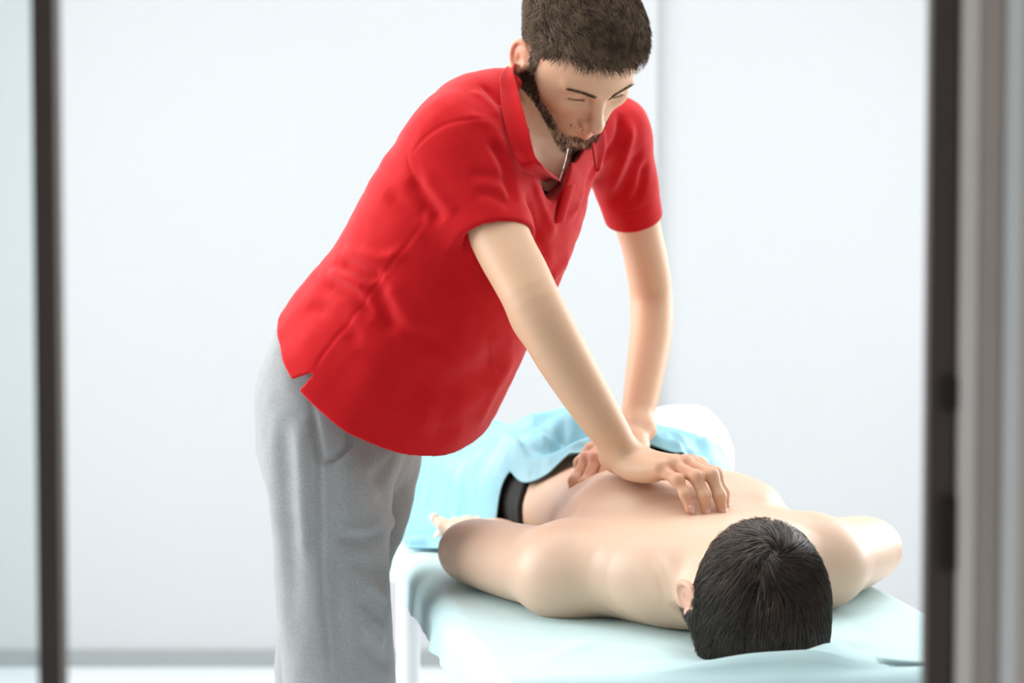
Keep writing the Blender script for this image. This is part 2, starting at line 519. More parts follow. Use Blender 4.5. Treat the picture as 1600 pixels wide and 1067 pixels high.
def round_rect(n, off, rad):
    """points round the table outline at outward offset off; returns (n,2) of (s,t) and normals"""
    hw, hl = HW - rad, TL / 2 - rad
    segs = []
    L = 2 * (2 * hw + 2 * hl) + 2 * math.pi * rad
    out, nor = [], []
    for q in np.linspace(0, L, n, endpoint=False):
        d = q
        parts = [('l', (hw, -hl), (0, 1), 2 * hl, (1, 0)), ('a', (hw, hl), 0), ('l', (hw, hl), (-1, 0), 2 * hw, (0, 1)), ('a', (-hw, hl), 90),
                 ('l', (-hw, hl), (0, -1), 2 * hl, (-1, 0)), ('a', (-hw, -hl), 180), ('l', (-hw, -hl), (1, 0), 2 * hw, (0, -1)), ('a', (hw, -hl), 270)]
        for p in parts:
            ln = p[3] if p[0] == 'l' else math.pi / 2 * rad
            if d <= ln + 1e-9:
                if p[0] == 'l':
                    nn = p[4]; c = (p[1][0] + p[2][0] * d, p[1][1] + p[2][1] * d)
                else:
                    a = math.radians(p[2]) + d / rad; nn = (math.cos(a), math.sin(a)); c = p[1]
                out.append((c[0] + nn[0] * (rad + off), c[1] + nn[1] * (rad + off))); nor.append(nn); break
            d -= ln
    o = np.array(out); o[:, 1] += TL / 2 + TSH
    return o, np.array(nor)


def sheet_bump(s, t):
    """fine relief of the sheet on the flat of the table"""
    p = np.stack([s * 5 + t * 1.7, t * 4 - s * 1.2, s * 0 + 1.3], -1)
    b = 0.0035 * vnoise(p) + 0.0018 * vnoise(p * 2.7)
    head = np.exp(-((s - .02) ** 2 / .014 + (t - .17) ** 2 / .020))
    b = b - 0.006 * head
    for c, dr, w, am in (((.08, .008), (1, .06), .011, .020), ((.13, .075), (.55, .8), .020, .006), ((-.03, .006), (1, .02), .011, .018), 
                         ((-.15, .20), (.8, -.5), .02, .005), ((.12, .03), (.9, .4), .014, .008), ((-.12, .05), (.9, .3), .014, .006), ((-.24, .12), (.6, .8), .016, .006), ((-.26, .85), (.5, .8), .03, .010), ((-.28, 1.05), (.8, .5), .03, .012)):
        dr = unit(dr); x = (s - c[0]) * dr[0] + (t - c[1]) * dr[1]; y = -(s - c[0]) * dr[1] + (t - c[1]) * dr[0]
        b = b + am * np.exp(-(y / w) ** 2 - (x / .10) ** 2)
    return b * np.clip((HW - .045 - np.abs(s)) / .09, 0, 1) ** 2


table = empty('treatment_table', T(0, TL / 2, 0), 'white treatment table with steel legs under a pale blue sheet', 'table')
o, nr_ = round_rect(240, -0.012, .05)
rings = []
for dz, sh in ((-.016, -.04), (-.018, -.016), (-.028, -.006), (-.05, -.004), (-.06, -.012), (-.06, -.10)):
    q, _ = round_rect(240, sh - .006, .05)
    rings.append(np.array([T(a, b, ZT + dz) for a, b in q]))
V = np.concatenate(rings)
F = grid_faces(len(rings), 240, wrap_m=True)
me = bpy.data.meshes.new('cushion')
me.from_pydata([tuple(v) for v in V], [], [tuple(int(x) for x in f) for f in F] + [tuple(range(240)), tuple(range(len(V) - 1, len(V) - 241, -1))])
me.update(); link('cushion', me, MAT['vinyl'], table, smooth=False)


def tbox(name, s0, s1, t0, t1, z0, z1, m, parent, bevel=.004):
    V = [T(s, t, z) for s in (s0, s1) for t in (t0, t1) for z in (z0, z1)]
    F = [(0, 1, 3, 2), (4, 6, 7, 5), (0, 4, 5, 1), (2, 3, 7, 6), (0, 2, 6, 4), (1, 5, 7, 3)]
    me = bpy.data.meshes.new(name); me.from_pydata([tuple(v) for v in V], [], F); me.update()
    o = link(name, me, m, parent, False)
    b = o.modifiers.new('bevel', 'BEVEL'); b.width = bevel; b.segments = 3
    return o


for s in (-1, 1):
    tbox('frame_rail', s * .24 - .018, s * .24 + .018, .12, TL - .12, ZT - .105, ZT - .06, MAT['white'], table)
    for t in (.30, TL - .50):
        pts = np.array([T(s * .285, t, z) for z in np.linspace(0.012, ZT - .06, 8)])
        lg = tube('leg', pts, .021, MAT['white'], table, 20)
        tube('rubber_foot', np.array([T(s * .285, t, z) for z in (0, .006, .012)]), .026, MAT['base'], lg, 16)
for t in (.30, TL - .50):
    tbox('cross_bar', -.285, .285, t - .014, t + .014, .20, .235, MAT['white'], table)

# pale sheet: top and hanging skirt in one cloth
NR = 620
inner = []
for sc_ in np.linspace(0.0, 1.0, 70)[1:]:
    q, n_ = round_rect(NR, -0.03, .05)
    c = np.array([0, TL / 2 + TSH]); sk = 1 - (1 - sc_)
    st = np.stack([q[:, 0] * sk, c[1] + (q[:, 1] - c[1]) * sk], -1)
    inner.append(np.concatenate([st, (ZT + sheet_bump(st[:, 0], st[:, 1]))[:, None]], 1))
q0, n_ = round_rect(NR, 0, .05)
arc = np.arange(NR)
for kx in range(30):
    g = kx / 29
    if g < .3:
        a = g / .3 * math.pi / 2; off = -.03 + .03 * math.sin(a); dz = -.03 + .03 * math.cos(a)
    else:
        off = 0; dz = -.03 - (g - .3) / .7 * .038
    drop = max(0, -dz - .02)
    st = q0 + n_ * off
    per = np.stack([st[:, 0] * 9, st[:, 1] * 9, np.full(NR, 3.1 + drop)], -1)
    fold = (vnoise(per) * .6 + vnoise(per * 2.3) * .4) * drop * .30 + drop * 0.06
    hem = (1 + .18 * vnoise(np.stack([st[:, 0] * 4, st[:, 1] * 4, np.full(NR, 9.7)], -1)))
    st = st + n_ * fold[:, None]
    zz = ZT + np.where(dz < -.03, -.03 + (dz + .03) * hem, dz)
    if g < .3: zz = zz + sheet_bump(st[:, 0], st[:, 1]) * (1 - g / .3)
    inner.append(np.concatenate([st, np.broadcast_to(zz, (NR,))[:, None]], 1))
A = np.array(inner)
W = T0[None, None] + A[..., 0:1] * TR + A[..., 1:2] * TA; W[..., 2] = A[..., 2]
F = grid_faces(len(inner), NR, wrap_m=True)
V = np.concatenate([W.reshape(-1, 3), T(0, TL / 2 + TSH, ZT)[None]])
me = bpy.data.meshes.new('table_sheet')
me.from_pydata(V.tolist(), [], F.tolist() + [[len(V) - 1, (i + 1) % NR, i] for i in range(NR)]); me.update()
sheet = link('table_sheet', me, MAT['sheet'])
tag(sheet, 'pale aqua disposable sheet spread over the treatment table and hanging at its sides', 'sheet')
sm = sheet.modifiers.new('solid', 'SOLIDIFY'); sm.thickness = 0.0015; sm.offset = 1


# ------------------------------------------------------------------ anatomy builders
def head_ops(S, c, l, f, u, ears=True, es=1.0):
    """adult male head about the ear-canal centre c; l = its left, f = forward, u = up"""
    c, l, f, u = [np.asarray(x, float) for x in (c, l, f, u)]
    M = np.stack([l, f, u])

    def L(a, b, d): return c + l * a + f * b + u * d

    def e(p, r, R=None):
        MM = M if R is None else (np.asarray(R) @ M)
        return ell(L(*p), r, MM)
    S.add(e((0, -.008, .044), (.0755, .098, .086)), .02)
    S.add(e((0, .038, .046), (.064, .060, .064)), .03)
    S.add(e((0, .042, -.018), (.056, .053, .074)), .03)
    for s in (-1, 1):
        S.add(e((s * .044, .056, -.006), (.019, .027, .016)), .022)
        S.add(ecap(L(s * .047, .004, -.054), L(s * .018, .072, -.088), (.012, .019), (.013, .016), l), .025)
        S.add(cap(L(s * .056, -.002, -.012), L(s * .047, .004, -.055), .013, .013), .03)
    S.add(e((0, .076, -.086), (.024, .017, .017)), .02)
    S.add(e((0, .072, -.046), (.034, .026, .032)), .02)
    for s in (-1, 1):
        S.add(cap(L(s * .010, .0935, .029), L(s * .046, .079, .031), .0085, .007), .013)
        S.sub(e((s * .031, .0985, .0125), (.019, .0135, .0105)), .013)
        S.add(e((s * .031, .0765, .0135), (.0145, .0135, .0125)), .004)
        S.add(cap(L(s * .020, .0905, .0075), L(s * .042, .085, .0085), .0022, .002), .004)
    S.add(cap(L(0, .0925, .020), L(0, .1135, -.020), .0072, .0095), .010)
    S.add(e((0, .1155, -.0235), (.0095, .009, .0085)), .008)
    for s in (-1, 1):
        S.add(e((s * .0125, .1035, -.0275), (.0065, .010, .0075)), .006)
        S.sub(e((s * .0062, .108, -.036), (.0035, .006, .004)), .003)
        S.add(cap(L(0, .1000, -.0470), L(s * .022, .0895, -.0510), .0050, .0025), .006)
        S.add(cap(L(0, .0985, -.0580), L(s * .020, .0890, -.0530), .0062, .0025), .006)
        S.sub(cap(L(0, .1060, -.0520), L(s * .024, .0925, -.0520), .0012, .0012), .003)
    S.sub(e((0, .098, -.070), (.020, .008, .005)), .008)
    if ears:
        for s in (-1, 1):
            # ear: tilted dish with a raised rim, a bowl and a lobe
            an = .32; R = np.array([[math.cos(an), s * math.sin(an), 0], [-s * math.sin(an), math.cos(an), 0], [0, 0, 1]])
            def E(x, y, z): return (s * (.0765 + (x - .0765) * es), -.010 + (y + .010) * es, -.006 + (z + .006) * es)
            S.add(e(E(.0765, -.013, -.006), (.0050 * es, .0155 * es, .026 * es), R), .006)
            pts = []
            for a in np.linspace(-150, 125, 22):
                r = math.radians(a)
                pts.append(L(*E(.0785 + .007 * math.cos(r), -.013 - .0150 * math.cos(r) - .003 * math.sin(r), -.003 + .0235 * math.sin(r))))
            for p, q in zip(pts[:-1], pts[1:]): S.add(cap(p, q, .0034 * es), .002)
            S.add(e(E(.0770, -.007, -.031), (.0044 * es, .0075 * es, .008 * es)), .006)
            S.sub(e(E(.0845, -.010, -.008), (.0075 * es, .0065 * es, .0105 * es)), .004)
            S.add(e(E(.0770, .003, -.012), (.004 * es, .0042 * es, .006 * es)), .004)
    return L, M


FING = (('index', .090, .026, (.043, .026, .021), .0097), ('middle', .094, .0065, (.047, .030, .023), .0099),
        ('ring', .088, -.013, (.043, .028, .023), .0096), ('little', .079, -.031, (.035, .022, .021), .0086))


def hand_ops(S, w, d, n, s, curls, thumb, spread=(4, 0, -4, -9), nails=None, scale=1.0):
    """right or left hand: w wrist, d towards the knuckles, n back of the hand, s towards the thumb"""
    w = np.asarray(w, float); d = unit(d); n = unit(n - d * (np.asarray(n) @ d)); s0 = np.cross(d, n); s = s0 if s0 @ np.asarray(s) > 0 else -s0
    z = scale

    def H(a, b, c): return w + (d * a + s * b + n * c) * z
    S.add(ecap(H(-.02, 0, 0), H(.018, 0, 0), (.028 * z, .020 * z), (.029 * z, .018 * z), s), .02)
    S.add(ell(H(.050, -.002, -.006), (.046 * z, .036 * z, .014 * z), np.stack([d, s, n])), .014)
    S.add(ell(H(.038, .022, -.012), (.034 * z, .016 * z, .015 * z), np.stack([d, s, n])), .014)
    S.add(ell(H(.040, -.026, -.011), (.036 * z, .013 * z, .013 * z), np.stack([d, s, n])), .012)
    tips = []
    for (nm, a, b, ls, r), cu, sp in zip(FING, curls, spread):
        dome = .004 - .004 * ((b - .0) / .03) ** 2
        base = H(.015, b * .55, .002); k = H(a, b, dome)
        S.add(cap(base, k, .0095 * z, .0098 * z), .010)
        S.add(ell(k + n * .002 * z, (.0105 * z,) * 3), .008)
        a_ = math.radians(sp); d0 = d * math.cos(a_) + s * math.sin(a_)
        p = k; ang = 0
        for i, (ln, c) in enumerate(zip(ls, cu)):
            ang += math.radians(c)
            dr = d0 * math.cos(ang) - n * math.sin(ang)
            q = p + dr * ln * z
            rr = (r * (1.0 - .09 * i)) * z; r2 = (r * (1.0 - .09 * (i + 1))) * z
            S.add(cap(p, q, rr, r2), .0045)
            if i < 2: S.add(ell(q, (r2 * 1.02,) * 3), .006)
            p = q
        up = d0 * math.sin(ang) + n * math.cos(ang)
        tips.append((p, dr, up, r2))
    # thumb: given as offsets in the hand frame
    pts = [H(*t) for t in thumb]
    for i, (p, q) in enumerate(zip(pts[:-1], pts[1:])):
        r1 = (.0125, .0105, .0098)[i] * z; r2 = (.0110, .0100, .0080)[i] * z
        S.add(cap(p, q, r1, r2), .010 if i == 0 else .005)
    dr = unit(pts[-1] - pts[-2])
    tips.append((pts[-1], dr, unit(n + s * .8 - dr * ((n + s * .8) @ dr)), .0085 * z))
    if nails is not None: nails += tips
    return H, tips


def make_nails(tips, parent):
    for p, dr, up, r in tips:
        side = np.cross(dr, up); V = []; nu, nv = 6, 7
        for i in range(nu):
            for j in range(nv):
                a = (j / (nv - 1) - .5) * 1.9; x = -.0045 + .0115 * i / (nu - 1)
                w = 1 - .25 * (i / (nu - 1)) ** 3
                V.append(p + dr * x + (side * math.sin(a * w) + up * math.cos(a * w)) * (r * 1.03 - .0016 * max(0, i / (nu - 1) - .5) * (i / (nu - 1))))
        o = link('fingernail', np_mesh('fingernail', np.array(V), grid_faces(nu, nv)), MAT['nail'], parent)
        m = o.modifiers.new('solid', 'SOLIDIFY'); m.thickness = .0006; m.offset = 1


def strand_mesh(paths, r0):
    """paths (N, K, 3) -> three-sided tapering tubes"""
    N, K, _ = paths.shape
    Tn = np.gradient(paths, axis=1); Tn /= np.maximum(np.linalg.norm(Tn, axis=2, keepdims=True), 1e-9)
    ref = np.broadcast_to(np.array([.3, .5, .81]), Tn.shape); U = np.cross(Tn, ref)
    U /= np.maximum(np.linalg.norm(U, axis=2, keepdims=True), 1e-9); Wv = np.cross(Tn, U)
    rad = (r0 * np.linspace(1, .12, K))[None, :, None]
    V = np.stack([paths + rad * (math.cos(a) * U + math.sin(a) * Wv) for a in (0, 2.094, 4.189)], 2)   # N,K,3,3
    idx = np.arange(N * K * 3).reshape(N, K, 3)
    F = [np.stack([idx[:, :-1, a], idx[:, 1:, a], idx[:, 1:, (a + 1) % 3], idx[:, :-1, (a + 1) % 3]], -1).reshape(-1, 4) for a in range(3)]
    return V.reshape(-1, 3), np.concatenate(F)


def grow(S, roots, nrm, dirs, length, K, lift, clear, jitter=0.2, sag=None):
    """strands from roots, combed along dirs(p), kept at least `clear` above the skin"""
    N = len(roots); p = roots.copy(); path = [p.copy()]
    ln = np.broadcast_to(np.asarray(length), (N,))[:, None] / (K - 1)
    jit = RNG.normal(0, jitter, (N, 3))
    for i in range(K - 1):
        g = nrm if i == 0 else S.grad(p)
        t = dirs(p) + jit; t = t - g * (t * g).sum(1, keepdims=True); t /= np.maximum(np.linalg.norm(t, axis=1, keepdims=True), 1e-6)
        lf = lift[i] if np.ndim(lift) else lift
        d = t + g * lf; d /= np.linalg.norm(d, axis=1, keepdims=True)
        p = p + d * ln
        if clear is not None:
            sd = S.ev(p); low = np.maximum(clear * (i + 1) / (K - 1) - sd, 0)
            p = p + g * low[:, None]
        path.append(p.copy())
    return np.stack(path, 1)


def build_body(name, S, lo, hi, h, m, parent, attrs=None):
    V, F = S.mesh(lo, hi, h)
    at = attrs(V) if attrs else None
    o = link(name, np_mesh(name, V, F, at), m, parent)
    return o, V, F


def falloff(V, pts, r):
    d = np.full(len(V), 9.0, np.float32)
    for p in pts: d = np.minimum(d, np.linalg.norm(V - np.asarray(p, np.float32), axis=1))
    return np.clip(1 - d / r, 0, 1) ** 2 * (3 - 2 * np.clip(1 - d / r, 0, 1))

# ------------------------------------------------------------------ therapist
person = empty('person', (-0.25, 3.52, 0), 'bearded person in red polo shirt and grey joggers leaning over the treatment table', 'person')
HA, HP, HR = math.radians(29), math.radians(48.5), math.radians(7)
hf = np.array([math.cos(HP) * math.sin(HA), -math.cos(HP) * math.cos(HA), -math.sin(HP)])
hu = np.array([math.sin(HP) * math.sin(HA), -math.sin(HP) * math.cos(HA), math.cos(HP)])
hl = np.array([math.cos(HA), math.sin(HA), 0.0])
hl, hu = hl * math.cos(HR) + hu * math.sin(HR), hu * math.cos(HR) - hl * math.sin(HR)
HC = P(937, 147, 3.43) - hf * .093 - hu * .022

B = Sdf()
HL, HM = head_ops(B, HC, hl, hf, hu)
HB = Sdf(); head_ops(HB, HC, hl, hf, hu, ears=False)
NB = P(806, 190, 3.54)
B.add(cap(HL(0, -.036, -.035), NB, .052, .060), .025)
B.add(cap(HL(0, -.018, -.055), P(838, 262, 3.52), .038, .048), .010)
# torso inside the shirt
W1 = unit([.38, .92, 0]); W2 = unit([.62, .78, 0])
tc = [P(560, 640, 3.55), P(605, 560, 3.53), P(665, 440, 3.51), P(735, 325, 3.51), P(795, 240, 3.53)]
B.add(loft(tc, [(.15, .10), (.13, .095), (.14, .10), (.15, .10), (.13, .075)], [W1, W1, W2, W2, W2], 14), .02)
RS, LS = P(732, 240, 3.42), P(962, 218, 3.68)
B.add(cap(P(800, 205, 3.53), RS, .05, .05), .04)
B.add(cap(P(830, 200, 3.56), LS, .05, .046), .04)
# arms
zs = [(0, 1, 0)] * 7
ra = [RS, P(781, 370, 3.345), P(812, 430, 3.31), P(840, 485, 3.285), P(878, 555, 3.285), P(932, 643, 3.305), P(981, 716, 3.328)]
rr = np.array([.050, .0400, .0385, .0375, .0390, .0345, .0285]); rr2 = np.array([.050, .042, .040, .038, .037, .031, .0215])
RH_n = unit([.06, -.12, 1.0])
fl = unit(ra[-1] - ra[-3]); sd_r = unit(np.cross(fl, RH_n))
B.add(loft(ra, np.stack([rr, rr2], 1), [sd_r] * 7, 22), .02)
B.add(ell(P(832, 500, 3.305), (.021, .021, .021)), .03)
la = [LS, P(996, 350, 3.735), P(1010, 410, 3.765), P(1017, 462, 3.785), P(1017, 520, 3.765), P(1005, 600, 3.715), P(993, 664, 3.668)]
lr = np.array([.048, .0350, .0335, .0330, .0330, .0290, .0235]); lr2 = np.array([.048, .036, .036, .036, .035, .028, .020])
LH_d = unit(P(938, 722, 3.575) - P(990, 676, 3.655)); LH_n = unit([-.25, -.35, 1.0])
B.add(loft(la, np.stack([lr, lr2], 1), [unit([1, .3, 0])] * 7, 22), .02)
nails_r, nails_l = [], []
RH, rt = hand_ops(B, P(981, 717, 3.330), unit([.74, -.66, -.05]), RH_n, [.6, .8, 0],
                  [(12, 50, 16), (12, 50, 16), (14, 48, 16), (18, 34, 14)],
                  [(.012, .020, -.006), (.052, .042, -.004), (.086, .050, -.004), (.110, .046, -.012)], spread=(1, 0, -1, -2), nails=nails_r)
LH, lt = hand_ops(B, P(987, 680, 3.648), LH_d, LH_n, np.cross(LH_n, LH_d) * -1,
                  [(22, 42, 18), (24, 44, 18), (24, 42, 18), (22, 36, 16)],
                  [(.012, .020, -.006), (.046, .046, -.004), (.074, .052, -.014), (.092, .040, -.030)], nails=nails_l)


def head_local(V): return (V - HC) @ HM.T


def t_attrs(V):
    q = head_local(V); l, f, u = np.abs(q[:, 0]), q[:, 1], q[:, 2]
    onhead = (np.abs(q) < .16).all(1)
    lip = np.clip(1 - np.sqrt(((l) / .026) ** 2 + ((u + .0525) / .011) ** 2), 0, 1) * (f > .08)
    blush = np.clip(lip * 1.2, 0, .55)
    ear = (l > .072) & (u > -.04) & (u < .05)
    blush = np.where(ear, .35, blush)
    nose = np.clip(1 - np.sqrt((l / .02) ** 2 + ((f - .115) / .02) ** 2 + ((u + .022) / .02) ** 2), 0, 1); blush = np.maximum(blush, nose * .35)
    blush = np.where(onhead, blush, 0)
    tips = [t[0] for t in nails_r + nails_l]
    blush = np.maximum(blush, falloff(V, tips, .030) * .55)
    blush = np.maximum(blush, falloff(V, [LH(.09, 0, 0), RH(.10, 0, 0), LH(.1, -.02, -.01), RH(.11, -.02, 0)], .06) * .5)
    st = beard_mask(q) * onhead * np.clip(.55 - (q[:, 1] - .065) * 14, .22, .55) * np.clip((.012 - HB.ev(V)) / .004, 0, 1)
    return {'blush': blush, 'stubble': st}


def beard_mask(q):
    l, f, u = np.abs(q[:, 0]), q[:, 1], q[:, 2]
    top = np.interp(f, [-.02, .002, .010, .020, .028, .037, .050, .066, .077, .088, .12], [-.03, -.02, -.002, -.002, -.010, -.017, -.027, -.038, -.047, -.056, -.060])
    bot = np.interp(f, [-.02, .0, .02, .06, .09], [-.062, -.082, -.098, -.112, -.12])
    m = np.clip((top - u) / .010, 0, 1) * np.clip((u - bot) / .010, 0, 1) * (f > -.008) * (f < .12)
    m = m * np.clip((f + .006) / .008, 0, 1)
    mou = np.clip(1 - np.abs(u + .040) / .007, 0, 1) * (l < .028) * (f > .08) * .3
    return np.maximum(m, mou)


body, BV, BF = build_body('body', B, (-.45, 3.1, .78), (.40, 3.95, 1.66), .0022, MAT['skin'], person, t_attrs)
make_nails(nails_r + nails_l, body)

# hair: short on the sides, longer on top


def hair_min(f, l):
    b = np.interp(f, [-.12, -.06, -.030, -.012, .004, .010, .022, .028, .036, .050, .070, .10], [-.055, -.050, -.02, .034, .030, -.002, -.004, .020, .046, .060, .074, .082])
    return b


q = head_local(BV.astype(float)); l_, f_, u_ = np.abs(q[:, 0]), q[:, 1], q[:, 2]
ok = (np.abs(q) < .16).all(1) & (u_ > hair_min(f_, l_)) & (HB.ev(BV) < .004)
cand = np.nonzero(ok)[0]
idx = RNG.choice(cand, 19000); roots = BV[idx].astype(float) + RNG.normal(0, .0007, (19000, 3))
nrm = HB.grad(roots)
ql = head_local(roots)
topw = np.clip((ql[:, 2] - .040) / .06, 0, 1)
length = .0085 + .0245 * topw
w3 = RNG.normal(0, .5, (len(roots), 3))


def comb(p):
    a = head_local(p); n = vnoise(a * 38)[:, None]
    d = hf * 0.9 + hl * (.35 + .6 * n) + hu * -.1 * (a[:, 2:3] < .07)
    side = 1 - np.clip((a[:, 2:3] - .055 + .02 * n) / .04, 0, 1)
    return d * (1 - side) + (-hu * 1.0 - hf * .35) * side


paths = grow(HB, roots, nrm, comb, length, 5, [1.5, .9, .5, .25], .003, .35)
paths[:, 0] -= nrm * .001
V1, F1 = strand_mesh(paths, .0007)


class HairCap(Sdf): pass


cap_s = Sdf(); cap_s.ops = list(HB.ops)


def cap_post(p, D):
    a = (p - HC) @ HM.T; th = np.clip((a[..., 2] - .055) / .05, 0, 1)
    off = .0020 + .0065 * th * (1 + .35 * vnoise(a * 90)) + .0008 * vnoise(a * 200)
    hm = a[..., 2] - hair_min(a[..., 1], np.abs(a[..., 0]))
    return np.maximum(np.maximum(D - off * np.clip(hm / .012 + .2, 0, 1), -(hm)), -(D + .006))


cap_s.post = cap_post
V2, F2 = cap_s.mesh(HC - .17, HC + .17, .0026)
hair = link('hair', np_mesh('hair', np.concatenate([V2, V1]), np.concatenate([F2, F1 + len(V2)])), MAT['hair'], person)

# beard and brows
bm = beard_mask(q) * (np.abs(q) < .16).all(1) * (HB.ev(BV) < .011)
jaw = np.where(u_ > -.085, 1.0, .6) * np.clip(1 - (f_ - .070) / .016, .22, 1)
pr = bm * jaw; pr = pr / pr.sum()
idx = RNG.choice(len(BV), 5200, p=pr); roots = BV[idx].astype(float); nrm = B.grad(roots)
paths = grow(HB, roots, nrm, lambda p: -hu * 1.0 + hf * .25, RNG.uniform(.006, .011, len(roots)), 4, [.9, .5, .3], None, .3)
paths[:, 0] -= nrm * .0008
link('beard', np_mesh('beard', *strand_mesh(paths, .00045)), MAT['beard'], person)
for s in (-1, 1):
    a = RNG.uniform(0, 1, 300); wv = RNG.normal(0, .0013, 300) * (1.1 - .6 * a)
    lx = s * (.011 + .037 * a); uz = .0275 + .0045 * np.sin(a * 2.4) - .001 * a + wv
    pts = np.stack([HL(x, .115, z) for x, z in zip(lx, uz)])
    for _ in range(60):
        d = B.ev(pts); pts = pts - hf * np.clip(d, -.01, .01)[:, None] * .8
    nr = HB.grad(pts)
    paths = grow(HB, pts, nr, lambda p, s=s: hl * s + hu * .25, .0075, 4, [.35, .2, .1], None, .2)
    link('eyebrow', np_mesh('eyebrow', *strand_mesh(paths, .00032)), MAT['hair'], person)
    a = np.linspace(0, 1, 40) + RNG.normal(0, .012, 40); lx = s * (.0195 + .0235 * a); uz = .0095 + .0015 * a + .0010 * np.sin(a * 3.1)
    pts = np.stack([HL(x, .110, z) for x, z in zip(lx, uz)])
    for _ in range(60):
        d = B.ev(pts); pts = pts - hf * np.clip(d, -.01, .01)[:, None] * .8
    paths = np.stack([pts + (hf * .0022 * t - hu * .0024 * t * t) + hl * (s * .0020 * a * t)[:, None] for t in (0., .4, .75, 1.)], 1)
    link('eyelash', np_mesh('eyelash', *strand_mesh(paths, .00034)), MAT['beard'], person)

# ---- polo shirt
SH = Sdf()
c_s = [P(522, 720, 3.535), P(566, 640, 3.53), P(610, 565, 3.525), P(660, 490, 3.515), P(697, 420, 3.51), P(742, 335, 3.51), P(790, 250, 3.53), P(812, 205, 3.54)]
W3 = [unit([math.cos(math.radians(a)), math.sin(math.radians(a)), 0]) for a in (67, 66, 64, 61, 58, 54, 51, 50)]
r_s = [(.188, .174), (.188, .173), (.185, .170), (.180, .158), (.178, .150), (.182, .142), (.165, .112), (.10, .085)]
torso_f = loft(c_s, r_s, W3, 22)
SH.add(torso_f, .02)
SH.add(cap(P(800, 200, 3.53), P(730, 238, 3.425), .062, .066), .05)
SH.add(cap(P(835, 196, 3.56), P(950, 215, 3.66), .058, .058), .05)
r_dir0, r_dir1 = P(720, 238, 3.410), P(784, 400, 3.335)
l_dir0, l_dir1 = P(955, 215, 3.675), P(1000, 372, 3.742)
SH.add(ecap(r_dir0, r_dir1, (.068, .068), (.050, .054), (0, 1, 0)), .035)
SH.add(ecap(l_dir0, l_dir1, (.058, .058), (.040, .046), (1, 0, 0)), .03)
smooth_sh = Sdf(); smooth_sh.ops = list(SH.ops)
lines = traced_all(smooth_sh, (
    # seams
    ([(668, 336), (637, 380), (592, 436), (548, 497), (505, 555), (490, 585)], .0030, .0022, 14),
    ([(770, 186), (735, 187), (700, 192), (665, 213), (640, 245)], .0030, .0022, 10),
    ([(708, 352), (745, 355), (785, 350), (815, 342)], .0022, .0014, 8),
    ([(965, 332), (990, 330), (1022, 312)], .0022, .0014, 7),
    ([(622, 205), (634, 240), (650, 290)], .0025, .0015, 7),
    # waist folds
    ([(520, 408), (548, 418), (575, 430), (600, 428)], .009, .010),
    ([(535, 388), (568, 398), (600, 405), (635, 390)], .010, -.007),
    ([(500, 438), (530, 452), (560, 470), (580, 500)], .010, .010),
    ([(510, 422), (545, 436), (572, 450)], .008, -.006),
    ([(480, 475), (515, 488), (545, 512), (560, 545)], .012, .007),
    ([(585, 440), (600, 480), (612, 525)], .013, .009),
    ([(602, 440), (628, 480), (650, 520)], .016, -.006),
    ([(575, 470), (630, 515), (700, 540)], .018, .006),
    # back and armpit
    ([(600, 300), (640, 330), (668, 335)], .012, .006),
    ([(640, 275), (665, 315), (690, 350)], .010, .010),
    ([(655, 260), (690, 310), (712, 335)], .009, -.004),
    # sleeve folds
    ([(740, 300), (775, 305), (805, 325)], .010, .006),
    ([(730, 270), (770, 275), (800, 285)], .010, .005),
    ([(765, 215), (790, 260), (806, 320)], .008, .010),
    ([(725, 180), (765, 195), (788, 235)], .010, -.005),
    ([(750, 130), (775, 150), (785, 165)], .006, .006),
    ([(735, 140), (765, 160), (780, 185)], .007, -.004),
    # chest folds running down from the far shoulder
    ([(968, 175), (955, 235), (925, 300), (895, 345)], .009, .010),
    ([(985, 185), (975, 250), (945, 310), (905, 372)], .009, -.008),
    ([(1000, 230), (985, 275), (955, 330), (900, 395)], .010, .008),
    ([(945, 215), (935, 260), (910, 310), (885, 345)], .008, -.006),
    ([(1010, 250), (1003, 290), (985, 318)], .008, .008),
    ([(820, 300), (838, 360), (862, 420)], .010, .009),
    ([(830, 270), (850, 330), (870, 370)], .009, -.006),
    ([(860, 440), (890, 400), (930, 340)], .012, -.006),
    # belly
    ([(620, 600), (680, 612), (745, 590), (800, 545)], .030, .013),
    ([(560, 560), (620, 640), (690, 660)], .030, -.006),
    ([(745, 670), (775, 610), (805, 560)], .016, -.005),
    ([(600, 645), (660, 680), (720, 672)], .018, .006),
))
folds = groove_set(lines, .72)
# hem: plane through three visible points of the lower edge; slit at the hip seam
hp = smooth_sh.hits([(452, 588), (560, 688), (700, 712), (488, 584), (470, 618), (884, 275), (868, 345)])
A1, A2, A3 = hp[:3]
HN = unit(np.cross(A2 - A1, A3 - A1))
if HN @ (c_s[4] - A1) < 0: HN = -HN
apex = hp[3]; slit_w = unit(np.cross(HN, smooth_sh.grad(apex[None])[0])); seam_h = float((apex - A1) @ HN)
rc = P(775, 369, 3.345); rn = unit(P(784, 405, 3.325) - P(771, 330, 3.36))
lc = P(991, 341, 3.73); ln_ = unit(P(997, 372, 3.745) - P(986, 310, 3.715))
neck_c = HL(0, -.01, -.055)
nk1 = cap(neck_c, P(832, 205, 3.50), .080, .076); nk2 = ecap(P(848, 240, 3.46), P(880, 268, 3.38), (.044, .06), (.016, .05), (1, .2, 0))
nk3 = cap(hp[5], hp[6], .008, .0035); nk4 = cap(P(846, 135, 3.43), P(858, 235, 3.385), .036, .026)
f32 = lambda v: np.asarray(v, np.float32)
torso_s = Sdf(); torso_s.ops = SH.ops[:3]
slv = ((SH.ops.pop(3)[1], f32(rc), f32(rn), .035), (SH.ops.pop(3)[1], f32(lc), f32(ln_), .03))
